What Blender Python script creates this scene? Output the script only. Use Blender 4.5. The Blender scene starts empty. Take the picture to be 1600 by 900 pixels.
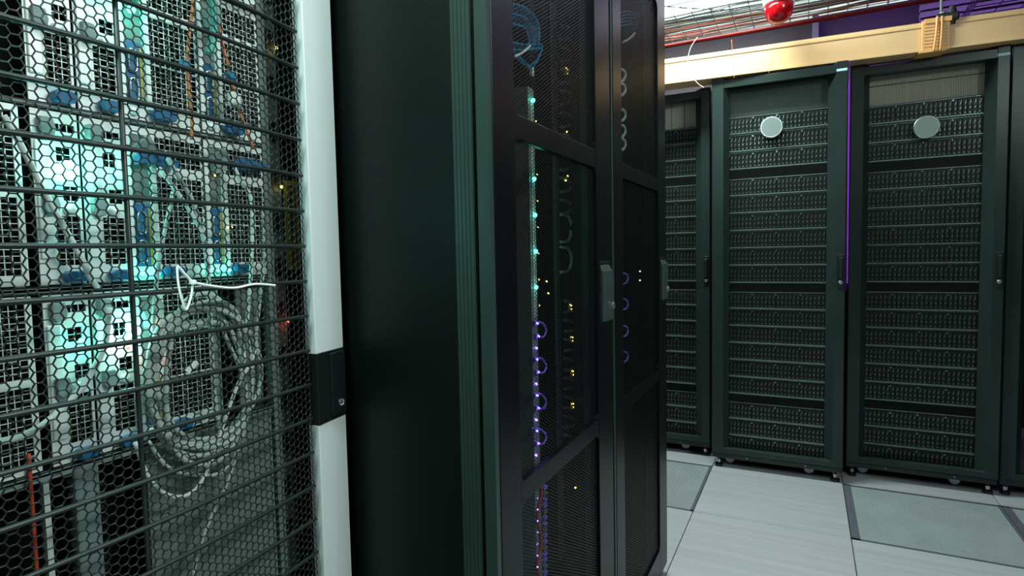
import bpy, math, random
import numpy as np
random.seed(7)
S = bpy.context.scene
COL = S.collection
# ------------------------------------------------------------------ camera
F_PX, YAW, PITCH, ROLL, CAMH = 917.42, 0.465109, 0.0598534, 0.0203784, 1.143
cy, sy, cp, sp = math.cos(YAW), math.sin(YAW), math.cos(PITCH), math.sin(PITCH)
Fw = np.array([-sy*cp, cy*cp, -sp]); R0 = np.array([cy, sy, 0.0]); U0 = np.cross(R0, Fw)
Rt = R0*math.cos(ROLL) - U0*math.sin(ROLL); Up = np.cross(Rt, Fw)
CP = np.array([0, 0, CAMH])
import mathutils
cam = bpy.data.cameras.new('camera'); cam.sensor_width = 36; cam.lens = F_PX/1600*36
cam.clip_start = 0.02; cam.clip_end = 60
co = bpy.data.objects.new('camera', cam); COL.objects.link(co)
co.matrix_world = mathutils.Matrix(((Rt[0], Up[0], -Fw[0], 0), (Rt[1], Up[1], -Fw[1], 0), (Rt[2], Up[2], -Fw[2], CAMH), (0, 0, 0, 1)))
S.camera = co
# ------------------------------------------------------------------ world, exposure
w = bpy.data.worlds.new('world'); S.world = w; w.use_nodes = True
w.node_tree.nodes['Background'].inputs[0].default_value = (0.25, 0.6, 0.5, 1)
w.node_tree.nodes['Background'].inputs[1].default_value = 0.006
S.view_settings.view_transform = 'Standard'; S.view_settings.look = 'None'
S.view_settings.gamma = 1; S.view_settings.use_curve_mapping = False
S.view_settings.exposure = 0.0
# ------------------------------------------------------------------ area lights
def area(name, loc, size, power, color, target):
    l = bpy.data.lights.new(name, 'AREA'); l.shape = 'RECTANGLE'; l.size, l.size_y = size
    l.energy = power; l.color = color
    o = bpy.data.objects.new(name, l); COL.objects.link(o); o.location = loc
    d = mathutils.Vector(target) - mathutils.Vector(loc)
    o.rotation_euler = d.to_track_quat('-Z', 'Y').to_euler(); return o
TEAL = (0.84, 1.0, 0.95)
area('ceiling_lamp_light', (-0.72, 2.70, 2.68), (1.1, 0.25), 74, TEAL, (-0.72, 2.70, 0))
area('ceiling_lamp_light', (1.45, 0.93, 2.35), (1.0, 0.3), 40, TEAL, (-0.75, 0.40, 1.1))  # unseen tilted fill, added to brighten the pale edge strip
area('ceiling_lamp_light', (-0.42, -0.05, 2.32), (0.25, 1.0), 26, (0.72, 1.0, 0.92), (-0.42, -0.05, 0))
area('far_lamp_light', (-0.75, 4.0, 2.70), (1.1, 0.45), 11, (0.95, 1.0, 0.97), (-0.75, 3.9, 0))
area('uplight', (0.95, 4.35, 1.9), (1.3, 0.1), 60, (0.45, 0.10, 1.0), (0.95, 4.75, 2.7))
area('ceiling_fill_light', (0.5, 5.3, 2.45), (2.0, 0.2), 6, (0.85, 1.0, 0.95), (0.5, 5.3, 3.0))  # unseen fill added to lighten the ceiling behind the basket
area('gap_fill_light', (0.174, 3.5, 1.5), (0.012, 1.1), 0.12, (0.45, 0.08, 1.0), (0.174, 2.5, 1.6))  # added violet fill in the slot, for light coming from behind the cabinets
# ------------------------------------------------------------------ pixel -> point on a plane (16:9 frame, 1600 wide)
def ray(px, py): return (px-800)/F_PX*Rt - (py-450)/F_PX*Up + Fw
def PX(px, py, X): d = ray(px, py); return CP + d*X/d[0]
def PY(px, py, Y): d = ray(px, py); return CP + d*Y/d[1]
# ------------------------------------------------------------------ materials
MATS = {}
def mat(name, col, rough=0.5, metal=0.0, bump=0.0, bscale=200, vary=0.08, vscale=(6, 6, 6), emit=None, estr=0, trans=0, alpha=1, spec=0.5):
    m = bpy.data.materials.new(name); m.use_nodes = True; MATS[name] = m
    nt = m.node_tree; b = nt.nodes['Principled BSDF']
    b.inputs['Roughness'].default_value = rough; b.inputs['Metallic'].default_value = metal
    b.inputs['Specular IOR Level'].default_value = spec
    tc = nt.nodes.new('ShaderNodeTexCoord'); mp = nt.nodes.new('ShaderNodeMapping'); mp.inputs['Scale'].default_value = vscale
    nt.links.new(tc.outputs['Object'], mp.inputs[0])
    n = nt.nodes.new('ShaderNodeTexNoise'); n.inputs['Scale'].default_value = 1.0; n.inputs['Detail'].default_value = 5
    nt.links.new(mp.outputs[0], n.inputs['Vector'])
    r = nt.nodes.new('ShaderNodeValToRGB'); c = np.array(col)
    r.color_ramp.elements[0].position = .3; r.color_ramp.elements[1].position = .7
    r.color_ramp.elements[0].color = (*(c*(1-vary)), 1); r.color_ramp.elements[1].color = (*np.minimum(c*(1+vary), 1), 1)
    nt.links.new(n.outputs['Fac'], r.inputs[0]); nt.links.new(r.outputs[0], b.inputs['Base Color'])
    if bump:
        n2 = nt.nodes.new('ShaderNodeTexNoise'); n2.inputs['Scale'].default_value = bscale
        nt.links.new(tc.outputs['Object'], n2.inputs['Vector'])
        bp = nt.nodes.new('ShaderNodeBump'); bp.inputs['Strength'].default_value = bump; bp.inputs['Distance'].default_value = 0.001
        nt.links.new(n2.outputs['Fac'], bp.inputs['Height']); nt.links.new(bp.outputs[0], b.inputs['Normal'])
    if emit:
        b.inputs['Emission Color'].default_value = (*emit, 1); b.inputs['Emission Strength'].default_value = estr
    if trans: b.inputs['Transmission Weight'].default_value = trans
    return m
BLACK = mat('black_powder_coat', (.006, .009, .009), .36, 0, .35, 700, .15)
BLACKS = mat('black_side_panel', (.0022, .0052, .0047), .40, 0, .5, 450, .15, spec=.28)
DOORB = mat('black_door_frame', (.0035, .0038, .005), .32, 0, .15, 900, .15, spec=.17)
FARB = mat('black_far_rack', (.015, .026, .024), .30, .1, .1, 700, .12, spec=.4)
MESHB = mat('black_perforated_steel', (.007, .010, .0095), .45, .2, spec=.3)
MESHA = mat('grey_perforated_steel', (.016, .024, .022), .42, .3)
RODM = mat('dark_rod', (.020, .027, .026), .40, .3, .1, 500)
PROF = mat('grey_profile', (.038, .068, .06), .40, .4, .2, 600)
ALU = mat('brushed_aluminium', (.70, .735, .735), .45, .1, .05, 300, .06, (25, 25, 1.2))
WHITE = mat('white_zinc_steel', (.84, .88, .87), .38, .25, .05, 300, .05)
GRID = mat('grey_white_grid', (.78, .82, .81), .4, .3)
DARK = mat('dark_interior', (.004, .005, .005), .9, spec=.1)
GREYH = mat('grey_green_handle', (.23, .30, .29), .45)
BLUE = mat('blue_plastic', (.012, .13, .30), .4)
BLUEC = mat('blue_cable', (.01, .22, .42), .45)
SILVER = mat('silver_metal', (.6, .63, .63), .25, .9)
GOLD = mat('gold_metal', (.45, .36, .06), .4, .4)
YELS = mat('yellow_plug', (.6, .5, .03), .5)
CABW = mat('white_cable', (.72, .78, .76), .45)
CABG = mat('grey_cable', (.46, .54, .51), .5)
ORANGE = mat('orange_cable', (.70, .20, .07), .5)
REDC = mat('red_cable', (.45, .05, .02), .5)
PURC = mat('violet_cable', (.25, .20, .85), .45)
NYLON = mat('white_nylon', (.85, .9, .88), .4)
PANELG = mat('grey_panel', (.16, .20, .19), .5)
BEIGE = mat('beige_panel', (.85, .77, .60), .6, 0, 0, 200, .06, (60, 60, 1))
GREYP = mat('greygreen_panel', (.11, .15, .14), .45)
CREAM = mat('cream_panel', (.85, .85, .72), .6, 0, 0, 200, .06, (60, 60, 1))
LIP = mat('shelf_lip', (.31, .42, .39), .35, .6)
DRIVE = mat('drive_carrier', (.014, .021, .020), .35, .1)
LATCHM = mat('latch_clip', (.36, .46, .44), .28, .85)
TRAY = mat('yellow_tray', (.80, .50, .25), .42, 0, .0, 200, .03)
TRAYJ = mat('orange_joint', (.86, .45, .16), .45, 0, .0, 200, .05)
GALV = mat('galvanised_wire', (.42, .46, .46), .35, .7)
DWIRE = mat('dark_wire', (.06, .06, .08), .4, .6)
REDP = mat('red_pipe', (.38, .015, .012), .35)
WALLV = mat('violet_grey_wall', (.060, .050, .066), .6, 0, .1, 80, .08, (1, 1, 8))
WALLG = mat('grey_wall', (.30, .33, .33), .7, 0, .1, 80, .05)
WALLD = mat('dark_grey_wall', (.02, .026, .025), .7, 0, .1, 80, .05)
CEILM = mat('white_ceiling', (.78, .81, .80), .8, 0, .2, 60, .05)
REDL = mat('red_lens', (.55, .005, .012), .15, 0, .0, 200, .05, trans=.35)
WHITEP = mat('white_plastic', (.85, .8, .85), .35)
CYANT = mat('label_tape', (.55, .85, .95), .4)
SLOT = mat('black_slot', (.004, .004, .004), .6)
def emis(name, c, s): return mat(name, tuple(.2*np.array(c)), .4, emit=c, estr=s)
LEDC = emis('cyan_led', (.08, 1.0, .75), 45)
LEDCS = emis('cyan_led_small', (.08, 1.0, .78), 9)
LEDY = emis('yellow_led', (1.0, .8, .15), 5)
LEDR = emis('red_led', (1.0, .08, .05), 6)
LEDP = emis('violet_led', (.28, .15, 1.0), 8)
LAMPW = emis('lamp_diffuser', (.75, 1.0, .93), 6)
LAMPF = emis('far_lamp_diffuser', (.93, 1.0, .97), 2.2)
PURL = emis('violet_slot_glow', (.42, .12, 1.0), .16)  # glow of the strip added in the cabinet slot
# floor tile: vinyl with faint streaks along X, a slight tone of its own for each tile
def tile_mat():
    m = mat('vinyl_tile', (.315, .315, .33), .33, 0, .05, 150, .10, (1.2, 26, 1))
    nt = m.node_tree; b = nt.nodes['Principled BSDF']; ramp = [n for n in nt.nodes if n.type == 'VALTORGB'][0]
    oi = nt.nodes.new('ShaderNodeObjectInfo'); mx = nt.nodes.new('ShaderNodeMix'); mx.data_type = 'RGBA'; mx.blend_type = 'MULTIPLY'
    mx.inputs[0].default_value = 1
    r2 = nt.nodes.new('ShaderNodeValToRGB'); r2.color_ramp.elements[0].color = (1, .965, 1.0, 1); r2.color_ramp.elements[1].color = (.94, .985, .97, 1)
    nt.links.new(oi.outputs['Random'], r2.inputs[0]); nt.links.new(ramp.outputs[0], mx.inputs[6]); nt.links.new(r2.outputs[0], mx.inputs[7])
    nt.links.new(mx.outputs[2], b.inputs['Base Color']); return m
TILE = tile_mat()
HANDM = mat('handle_grey_green', (.03, .045, .042), .4)
SLATM = mat('grille_slat', (.33, .37, .38), .4, .1)
FRAMEV = mat('grille_frame', (.10, .10, .13), .4, .2)
# ------------------------------------------------------------------ mesh builder
class MB:
    def __init__(s): s.v = []; s.f = []; s.smooth = False
    def box(s, a, b):
        x0, y0, z0 = [min(a[i], b[i]) for i in range(3)]; x1, y1, z1 = [max(a[i], b[i]) for i in range(3)]
        n = len(s.v)
        s.v += [(x0, y0, z0), (x1, y0, z0), (x1, y1, z0), (x0, y1, z0), (x0, y0, z1), (x1, y0, z1), (x1, y1, z1), (x0, y1, z1)]
        s.f += [tuple(n+i for i in q) for q in ((3, 2, 1, 0), (4, 5, 6, 7), (0, 1, 5, 4), (1, 2, 6, 5), (2, 3, 7, 6), (3, 0, 4, 7))]
        return s
    def tube(s, pts, r, n=8, closed=False, cap=True):
        P = [np.array(p, float) for p in pts]; m = len(P); base = len(s.v); prev = None
        for i, p in enumerate(P):
            if closed: t = P[(i+1) % m]-P[i-1]
            else: t = P[min(i+1, m-1)]-P[max(i-1, 0)]
            t = t/(np.linalg.norm(t)+1e-12)
            if prev is None:
                a = np.array([0, 0, 1.]) if abs(t[2]) < .9 else np.array([1., 0, 0]); u = np.cross(a, t)
            else: u = prev - t*(prev@t)
            u /= (np.linalg.norm(u)+1e-12); prev = u; v = np.cross(t, u)
            for k in range(n):
                q = p + r*(math.cos(2*math.pi*k/n)*u + math.sin(2*math.pi*k/n)*v); s.v.append(tuple(q))
        for i in range(m if closed else m-1):
            j = (i+1) % m
            for k in range(n):
                k2 = (k+1) % n; s.f.append((base+i*n+k, base+i*n+k2, base+j*n+k2, base+j*n+k))
        if cap and not closed:
            s.f.append(tuple(base+k for k in range(n))[::-1]); s.f.append(tuple(base+(m-1)*n+k for k in range(n)))
        return s
    def cyl(s, a, b, r, n=16): return s.tube([a, b], r, n)
    def lathe(s, prof, c, axis='z', n=20):
        base = len(s.v)
        for (r, h) in prof:
            for k in range(n):
                a = 2*math.pi*k/n; x, y = r*math.cos(a), r*math.sin(a)
                p = {'z': (x, y, h), 'x': (h, x, y), 'y': (x, h, y)}[axis]
                s.v.append((c[0]+p[0], c[1]+p[1], c[2]+p[2]))
        for i in range(len(prof)-1):
            for k in range(n):
                k2 = (k+1) % n; s.f.append((base+i*n+k, base+i*n+k2, base+(i+1)*n+k2, base+(i+1)*n+k))
        s.f.append(tuple(base+k for k in range(n))[::-1]); s.f.append(tuple(base+(len(prof)-1)*n+k for k in range(n)))
        return s
    def prism(s, poly, z0, z1, plane='xy'):
        n = len(poly); b = len(s.v)
        for z in (z0, z1):
            for p in poly:
                s.v.append({'xy': (p[0], p[1], z), 'yz': (z, p[0], p[1]), 'xz': (p[0], z, p[1])}[plane])
        s.f.append(tuple(b+i for i in range(n))[::-1]); s.f.append(tuple(b+n+i for i in range(n)))
        for i in range(n): s.f.append((b+i, b+(i+1) % n, b+n+(i+1) % n, b+n+i))
        return s
    def mesh(s, m):
        me = bpy.data.meshes.new('mesh'); me.from_pydata(s.v, [], s.f); me.materials.append(m)
        import bmesh
        if len(s.f) < 60000:
            bm = bmesh.new(); bm.from_mesh(me); bmesh.ops.recalc_face_normals(bm, faces=bm.faces); bm.to_mesh(me); bm.free()
        if s.smooth:
            me.polygons.foreach_set('use_smooth', [True]*len(me.polygons))
        me.update(); return me
    def build(s, name, m, parent=None): return obj(name, s.mesh(m), parent)
def obj(name, me, parent=None):
    o = bpy.data.objects.new(name, me); COL.objects.link(o)
    if parent is not None: o.parent = parent
    return o
def bev(o, wd=.002, seg=2):
    b = o.modifiers.new('bevel', 'BEVEL'); b.width = wd; b.segments = seg; b.limit_method = 'ANGLE'; return o
def thing(name, label, cat, loc=(0, 0, 0), group=None):
    o = bpy.data.objects.new(name, None); COL.objects.link(o); o.location = loc; o.empty_display_size = .05
    tag(o, label, cat, group); return o
def tag(o, label=None, cat=None, group=None, kind=None):
    if label: o['label'] = label
    if cat: o['category'] = cat
    if group: o['group'] = group
    if kind: o['kind'] = kind
    return o
def struct(o): o['kind'] = 'structure'; return o
def B(a, b): return MB().box(a, b)
def shift(o, root):    # world-built part moved under a root placed at its base
    o.parent = root; o.location = tuple(-np.array(root.location)); return o
def cat_pts(pts, k=6, closed=False):
    P = [np.array(p, float) for p in pts]; out = []; n = len(P)
    rng = range(n) if closed else range(n-1)
    for i in rng:
        if closed: p0, p1, p2, p3 = P[i-1], P[i], P[(i+1) % n], P[(i+2) % n]
        else: p0, p1, p2, p3 = P[max(i-1, 0)], P[i], P[i+1], P[min(i+2, n-1)]
        for j in range(k):
            t = j/k; out.append(.5*((2*p1)+(-p0+p2)*t+(2*p0-5*p1+4*p2-p3)*t*t+(-p0+3*p1-3*p2+p3)*t**3))
    if not closed: out.append(P[-1])
    return out
def cable(name, pts, r, m, label, cat='cable', group=None, parent=None, n=8, k=6):
    b = MB(); b.smooth = True; b.tube(cat_pts(pts, k), r, n)
    c = np.array(pts[0]); b.v = [tuple(np.array(v)-c) for v in b.v]
    o = b.build(name, m, parent); o.location = tuple(c)
    if parent is None: tag(o, label, cat, group)
    return o
def hexmesh(u0, u1, z0, z1, p, hole, fn, depth=0):
    """sheet of flat-topped hexagonal holes, p = vertical pitch; fn maps (u, z, d) arrays to xyz"""
    R = p/math.sqrt(3); cu = 1.5*R; us = np.arange(u0+R, u1-R*.5, cu); zs = np.arange(z0, z1, p)
    U, Z = np.meshgrid(us, zs); Z = Z + (np.arange(len(us)) % 2)*p/2
    U = U.ravel(); Z = Z.ravel(); a = np.arange(6)*math.pi/3
    ox, oz = R*np.cos(a), R*np.sin(a); k = hole
    ring = [(U[:, None]+ox, Z[:, None]+oz, 0), (U[:, None]+k*ox, Z[:, None]+k*oz, 0)]
    if depth: ring.append((U[:, None]+k*ox, Z[:, None]+k*oz, depth))
    L = len(ring); V = np.stack([fn(r[0].ravel(), r[1].ravel(), r[2]).reshape(len(U), 6, 3) for r in ring], 1)
    V = V.reshape(-1, 3); base = np.arange(len(U))*6*L; F = []
    for i in range(6):
        j = (i+1) % 6
        for q in range(L-1): F.append(np.stack([base+q*6+i, base+q*6+j, base+(q+1)*6+j, base+(q+1)*6+i], 1))
    F = np.concatenate(F)
    me = bpy.data.meshes.new('mesh'); me.vertices.add(len(V)); me.vertices.foreach_set('co', V.astype(np.float32).ravel())
    me.loops.add(F.size); me.loops.foreach_set('vertex_index', F.astype(np.int32).ravel())
    me.polygons.add(len(F)); me.polygons.foreach_set('loop_start', np.arange(0, F.size, 4, dtype=np.int32))
    me.update(calc_edges=True); return me
ORD = ['topmost', 'second', 'third', 'fourth', 'fifth', 'sixth', 'seventh', 'eighth', 'ninth', 'tenth', 'eleventh', 'twelfth', 'thirteenth',
       'fourteenth', 'fifteenth', 'sixteenth', 'seventeenth', 'bottom']
# ================================================================== SETTING
XT, YT = -0.433, 2.58
fl = struct(B((-3.4, -2.2, -.06), (2.7, 6.5, -.02)).build('floor', DARK))
tile_me = bev(B((-.2985, -.2985, -.02), (.2985, .2985, 0)).build('floor_tile', TILE, fl), .0012, 1)
tile_me.location = (XT+.3, YT-.3, 0)
# perforated floor tile
gm = B((-.2985, -.2985, -.02), (-.2985+.03, .2985, 0)); gm.box((.2985-.012, -.2985, -.02), (.2985, .2985, 0))
gm.box((-.2985, -.2985, -.02), (.2985, -.2985+.012, 0)); gm.box((-.2985, .2985-.012, -.02), (.2985, .2985, 0))
gframe = gm.mesh(FRAMEV)
sm = MB(); y = -.283
while y < .28:
    sm.box((-.268, y, -.014), (.286, y+.0060, -.001)); y += .0105
for x in (-.13, .01, .15): sm.box((x, -.285, -.014), (x+.004, .285, -.003))
gslat = sm.mesh(SLATM)
gri = [(-1, 0), (1, 0), (2, 0)]     # cells with perforated tiles (column, row) relative to the tile line
first = True
for i in range(-5, 5):
    for j in range(-8, 4):
        cx, cyy = XT+.3+.6*i, YT+.3+.6*j
        if (i, j) in gri:
            g = bpy.data.objects.new('grille_tile', gframe); COL.objects.link(g); g.parent = fl; g.location = (cx, cyy, 0)
            s_ = obj('slat_panel', gslat, g); s_['kind'] = 'stuff'
        elif (i, j) == (0, -1): pass
        else:
            t = tile_me.copy(); COL.objects.link(t); t.location = (cx, cyy, 0)
struct(B((-3.4, 6.4, -.02), (2.7, 6.5, 3.0)).build('wall_back', WALLV))
struct(B((2.6, -2.2, -.02), (2.7, 6.4, 3.0)).build('wall_right', WALLD))
struct(B((-3.4, -2.3, -.02), (2.7, -2.2, 3.0)).build('wall_front', WALLD))
struct(B((-3.5, -2.2, -.02), (-3.4, 6.5, 3.0)).build('wall_left', WALLG))
struct(B((-3.5, -2.3, 3.0), (2.7, 6.5, 3.08)).build('ceiling', CEILM))
# bulkhead band above the far racks: panels with a post between them
b = B((-3.4, 4.50, 2.05), (.03, 4.54, 2.66)); struct(b.build('trim_1', WALLV))
b = B((.055, 4.56, 2.05), (2.6, 4.60, 2.69)); struct(b.build('trim_2', WALLV))
b = B((.022, 4.47, 2.0), (.06, 4.60, 2.67)); struct(b.build('trim_3', mat('violet_post', (.25, .22, .30), .5)))
b = MB(); b.box((-3.4, 4.493, 2.33), (.02, 4.50, 2.336)); b.box((.06, 4.553, 2.36), (2.6, 4.56, 2.366)); struct(b.build('trim_4', WALLG))
# ================================================================== FAR RACKS
def far_profile(side):
    if side == 'l': P = [(0, .045), (0, .004), (.004, 0), (.055, 0), (.080, .036), (.080, .045)]
    else: P = [(.600, .045), (.600, .004), (.596, 0), (.556, 0), (.520, .042), (.520, .045)]
    return P
far_mesh_me = hexmesh(.076, .520, .10, 1.965, .0072, .80, lambda u, z, d: np.stack([u, np.full_like(u, .043), z], 1))
far_mesh_me.materials.append(MESHB)
def carriers_mesh():
    m = MB(); c = MB()
    for i in range(24):
        x0 = .082 + i*.0180 + (i//6)*.0022
        m.box((x0, .066, .012), (x0+.0135, .09, .078))
        m.box((x0+.002, .060, .030), (x0+.0115, .067, .046))
        c.prism([(x0+.003, .048), (x0+.0095, .058), (x0+.0105, .074), (x0+.006, .062)], .058, .067, 'xz')
        c.prism([(x0+.005, .028), (x0+.0095, .036), (x0+.008, .044), (x0+.0035, .036)], .057, .067, 'xz')
        c.box((x0+.0045, .061, .012), (x0+.0095, .067, .018))
    return m.mesh(DRIVE), c.mesh(LATCHM)
CARR, CLIPS = carriers_mesh()
SHB = MB().box((.07, .075, .003), (.530, .62, .0865)).mesh(BLACK)
SHL = MB().box((.07, .052, .0005), (.530, .078, .0065)).box((.07, .066, .083), (.53, .078, .087)).mesh(LIP)
bt = MB()
for i in range(4): bt.cyl((.079+.1102*i, .056, .0745), (.079+.1102*i, .07, .0745), .0042, 10)
SHK = bt.mesh(SILVER)
def far_rack(x, y, label, name_where, panel, badge=None, tape=True, purple=False, n_shelves=18, panelkw=None):
    t = thing('server_rack', label, 'rack', (x, y, 0), 'black server cabinets at the far end of the aisle')
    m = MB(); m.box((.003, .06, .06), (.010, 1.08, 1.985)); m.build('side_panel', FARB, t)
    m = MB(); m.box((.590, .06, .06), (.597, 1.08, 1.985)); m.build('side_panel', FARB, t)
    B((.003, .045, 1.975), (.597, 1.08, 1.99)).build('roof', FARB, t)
    B((.01, 1.06, .06), (.59, 1.075, 1.975)).build('rear_panel', DARK, t)
    B((.01, .075, .060), (.59, 1.06, .071)).build('bottom_plate', DARK, t)
    pl = bev(B((.002, .012, .050), (.598, .07, .076)).build('plinth', FARB, t), .003)
    s = MB(); [s.cyl((q, .008, .064), (q, .014, .064), .003, 8) for q in (.17, .44)]; s.build('screw', SILVER, pl)
    rails = MB(); rails.box((.045, .07, .072), (.068, .1, 1.97)); rails.box((.532, .07, .072), (.555, .1, 1.97)); rails.build('mounting_rails', DARK, t)
    for q in (.08, .455):
        for yy in (.10, .95):
            c = MB(); c.cyl((q, yy-.014, .026), (q, yy+.014, .026), .026, 18); c.box((q-.015, yy-.02, .034), (q+.015, yy+.02, .058))
            co_ = c.build('caster', BLACK, t); h = MB().cyl((q, yy-.016, .026), (q, yy+.016, .026), .021, 16).build('hub', WHITEP, co_)
    for q in (.03, .57):
        c = MB().cyl((q, .04, 0), (q, .04, .012), .020, 16).cyl((q, .04, .01), (q, .04, .055), .006, 10); fo = c.build('leveling_foot', BLACK, t)
        MB().cyl((q, .04, .018), (q, .04, .034), .009, 6).build('nut', SILVER, fo)
    d = B((.0, .002, 1.945), (.6, .035, 1.985)).build('door', FARB, t); bev(d, .002)
    bev(B((.0, .002, .078), (.6, .035, .108)).build('bottom_rail', FARB, d))
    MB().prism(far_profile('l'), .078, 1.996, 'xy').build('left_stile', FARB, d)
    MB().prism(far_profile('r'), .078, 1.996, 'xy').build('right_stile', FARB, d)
    hm = obj('perforated_sheet', far_mesh_me, d); hm['kind'] = 'stuff'
    h = MB().box((.566, -.004, .945), (.594, .004, 1.105)); ho = bev(h.build('handle', BLACK, d), .003)
    bev(B((.571, -.018, .99), (.588, -.003, 1.09)).build('grip', BLACK, d), .004)
    MB().lathe([(.009, -.004), (.0095, -.010), (.007, -.013), (.004, -.0135)], (.580, 0, .972), 'y', 16).build('lock', SILVER, d)
    if badge:
        bd = MB(); bd.smooth = False; bd.lathe([(.050, .0), (.052, -.006), (.052, -.014), (.0485, -.017)], (badge[0]-x, .028, badge[1]), 'y', 40)
        bo = bd.build('badge', SILVER, d); bo['label'] = 'round silver-rimmed grey disc on the mesh door'
        MB().lathe([(.046, -.0168), (.046, -.0185)], (badge[0]-x, .028, badge[1]), 'y', 40).build('badge_face', PANELG, d)
    if tape:
        tp = MB(); tp.prism([(.5195, .0405), (.5555, -.0012), (.596, -.0012), (.596, 0), (.5565, 0), (.5205, .042)], 1.951, 1.962, 'xy'); o = tp.build('label_strip', CYANT, d)
        o['label'] = 'pale blue label strip near the top of the door'
    if panel:
        pz = B((.07, .09, 1.815), (.53, .094, 1.955)); o = pz.build('blanking_panel', panel, t)
        if panel is BEIGE: MB().box((.07, .086, 1.905), (.53, .091, 1.909)).build('panel_rib', PANELG, o)
        if panel is CREAM:
            mm = MB(); [mm.box((.10+.07*i, .0885, 1.815), (.103+.07*i, .0905, 1.955)) for i in range(7)]; mm.build('panel_rib', PANELG, o)
    z = 1.809; k = 0
    for g_, cnt in enumerate((3, 6, 6, 3)):
        for i in range(cnt):
            z -= .0889
            s = thing('drive_shelf', f'black drive shelf, {ORD[k]} in the {name_where}' if ORD[k] in ('topmost', 'bottom') else f'black drive shelf, {ORD[k]} from the top in the {name_where}',
                      'drive shelf', (x, y, z), 'drive shelves in the '+name_where)
            obj('chassis', SHB, s); obj('front_lip', SHL, s)
            c = obj('drive_carriers', CARR, s); c['kind'] = 'stuff'; c = obj('latch_clips', CLIPS, s); c['kind'] = 'stuff'; c = obj('latch_buttons', SHK, s); c['kind'] = 'stuff'; k += 1
        z -= .0445
        if g_ < 3:
            q = B((.07, .085, z+.002), (.53, .3, z+.042)).build('blanking_panel', DARK, t)
    return t
far_rack(-1.062, 3.30, 'black server cabinet with cream top panel, half hidden at the left end', 'left far cabinet', CREAM, None, False)
far_rack(-.4345, 3.165, 'black server cabinet with grey top panel and round disc, jutting forward in the far row', 'middle far cabinet', GREYP, (-.158, 1.731))
far_rack(.182, 3.28, 'black server cabinet with beige top panel and round disc, right of the violet light line', 'right far cabinet', BEIGE, (.488, 1.680))
# the cabinet cut by the right edge: only its left stile and first centimetres show
t = thing('server_rack', 'black server cabinet cut off by the right edge of the photo', 'rack', (.790, 3.30, 0), 'black server cabinets at the far end of the aisle')
B((.003, .06, .06), (.010, 1.08, 1.985)).build('side_panel', FARB, t); B((.590, .06, .06), (.597, 1.08, 1.985)).build('side_panel', FARB, t)
B((.003, .045, 1.975), (.597, 1.08, 1.99)).build('roof', FARB, t); B((.01, 1.06, .06), (.59, 1.075, 1.975)).build('rear_panel', DARK, t)
B((.002, .012, .050), (.598, .07, .076)).build('plinth', FARB, t)
d = B((.0, .002, 1.945), (.6, .035, 1.985)).build('door', FARB, t); B((.0, .002, .078), (.6, .035, .108)).build('bottom_rail', FARB, d)
MB().prism(far_profile('l'), .078, 1.996, 'xy').build('left_stile', FARB, d); MB().prism(far_profile('r'), .078, 1.996, 'xy').build('right_stile', FARB, d)
o = obj('perforated_sheet', far_mesh_me, d); o['kind'] = 'stuff'
for q in (.03, .57):
    c = MB().cyl((q, .04, 0), (q, .04, .012), .020, 16).cyl((q, .04, .01), (q, .04, .055), .006, 10); fo = c.build('leveling_foot', BLACK, t)
    MB().cyl((q, .04, .018), (q, .04, .034), .009, 6).build('nut', SILVER, fo)
for yy in (.12, .95): MB().cyl((.086, yy, .026), (.114, yy, .026), .026, 18).box((.08, yy-.015, .03), (.12, yy+.015, .058)).build('caster', BLACK, t)
# glowing strip added for the violet light that comes through the cabinet slot
o = B((.1675, 3.60, .9), (.1805, 3.606, 1.97)).build('slot_glow_strip', PURL); tag(o, 'added violet glow strip standing in for light through the slot between two far cabinets', 'light strip')
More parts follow.
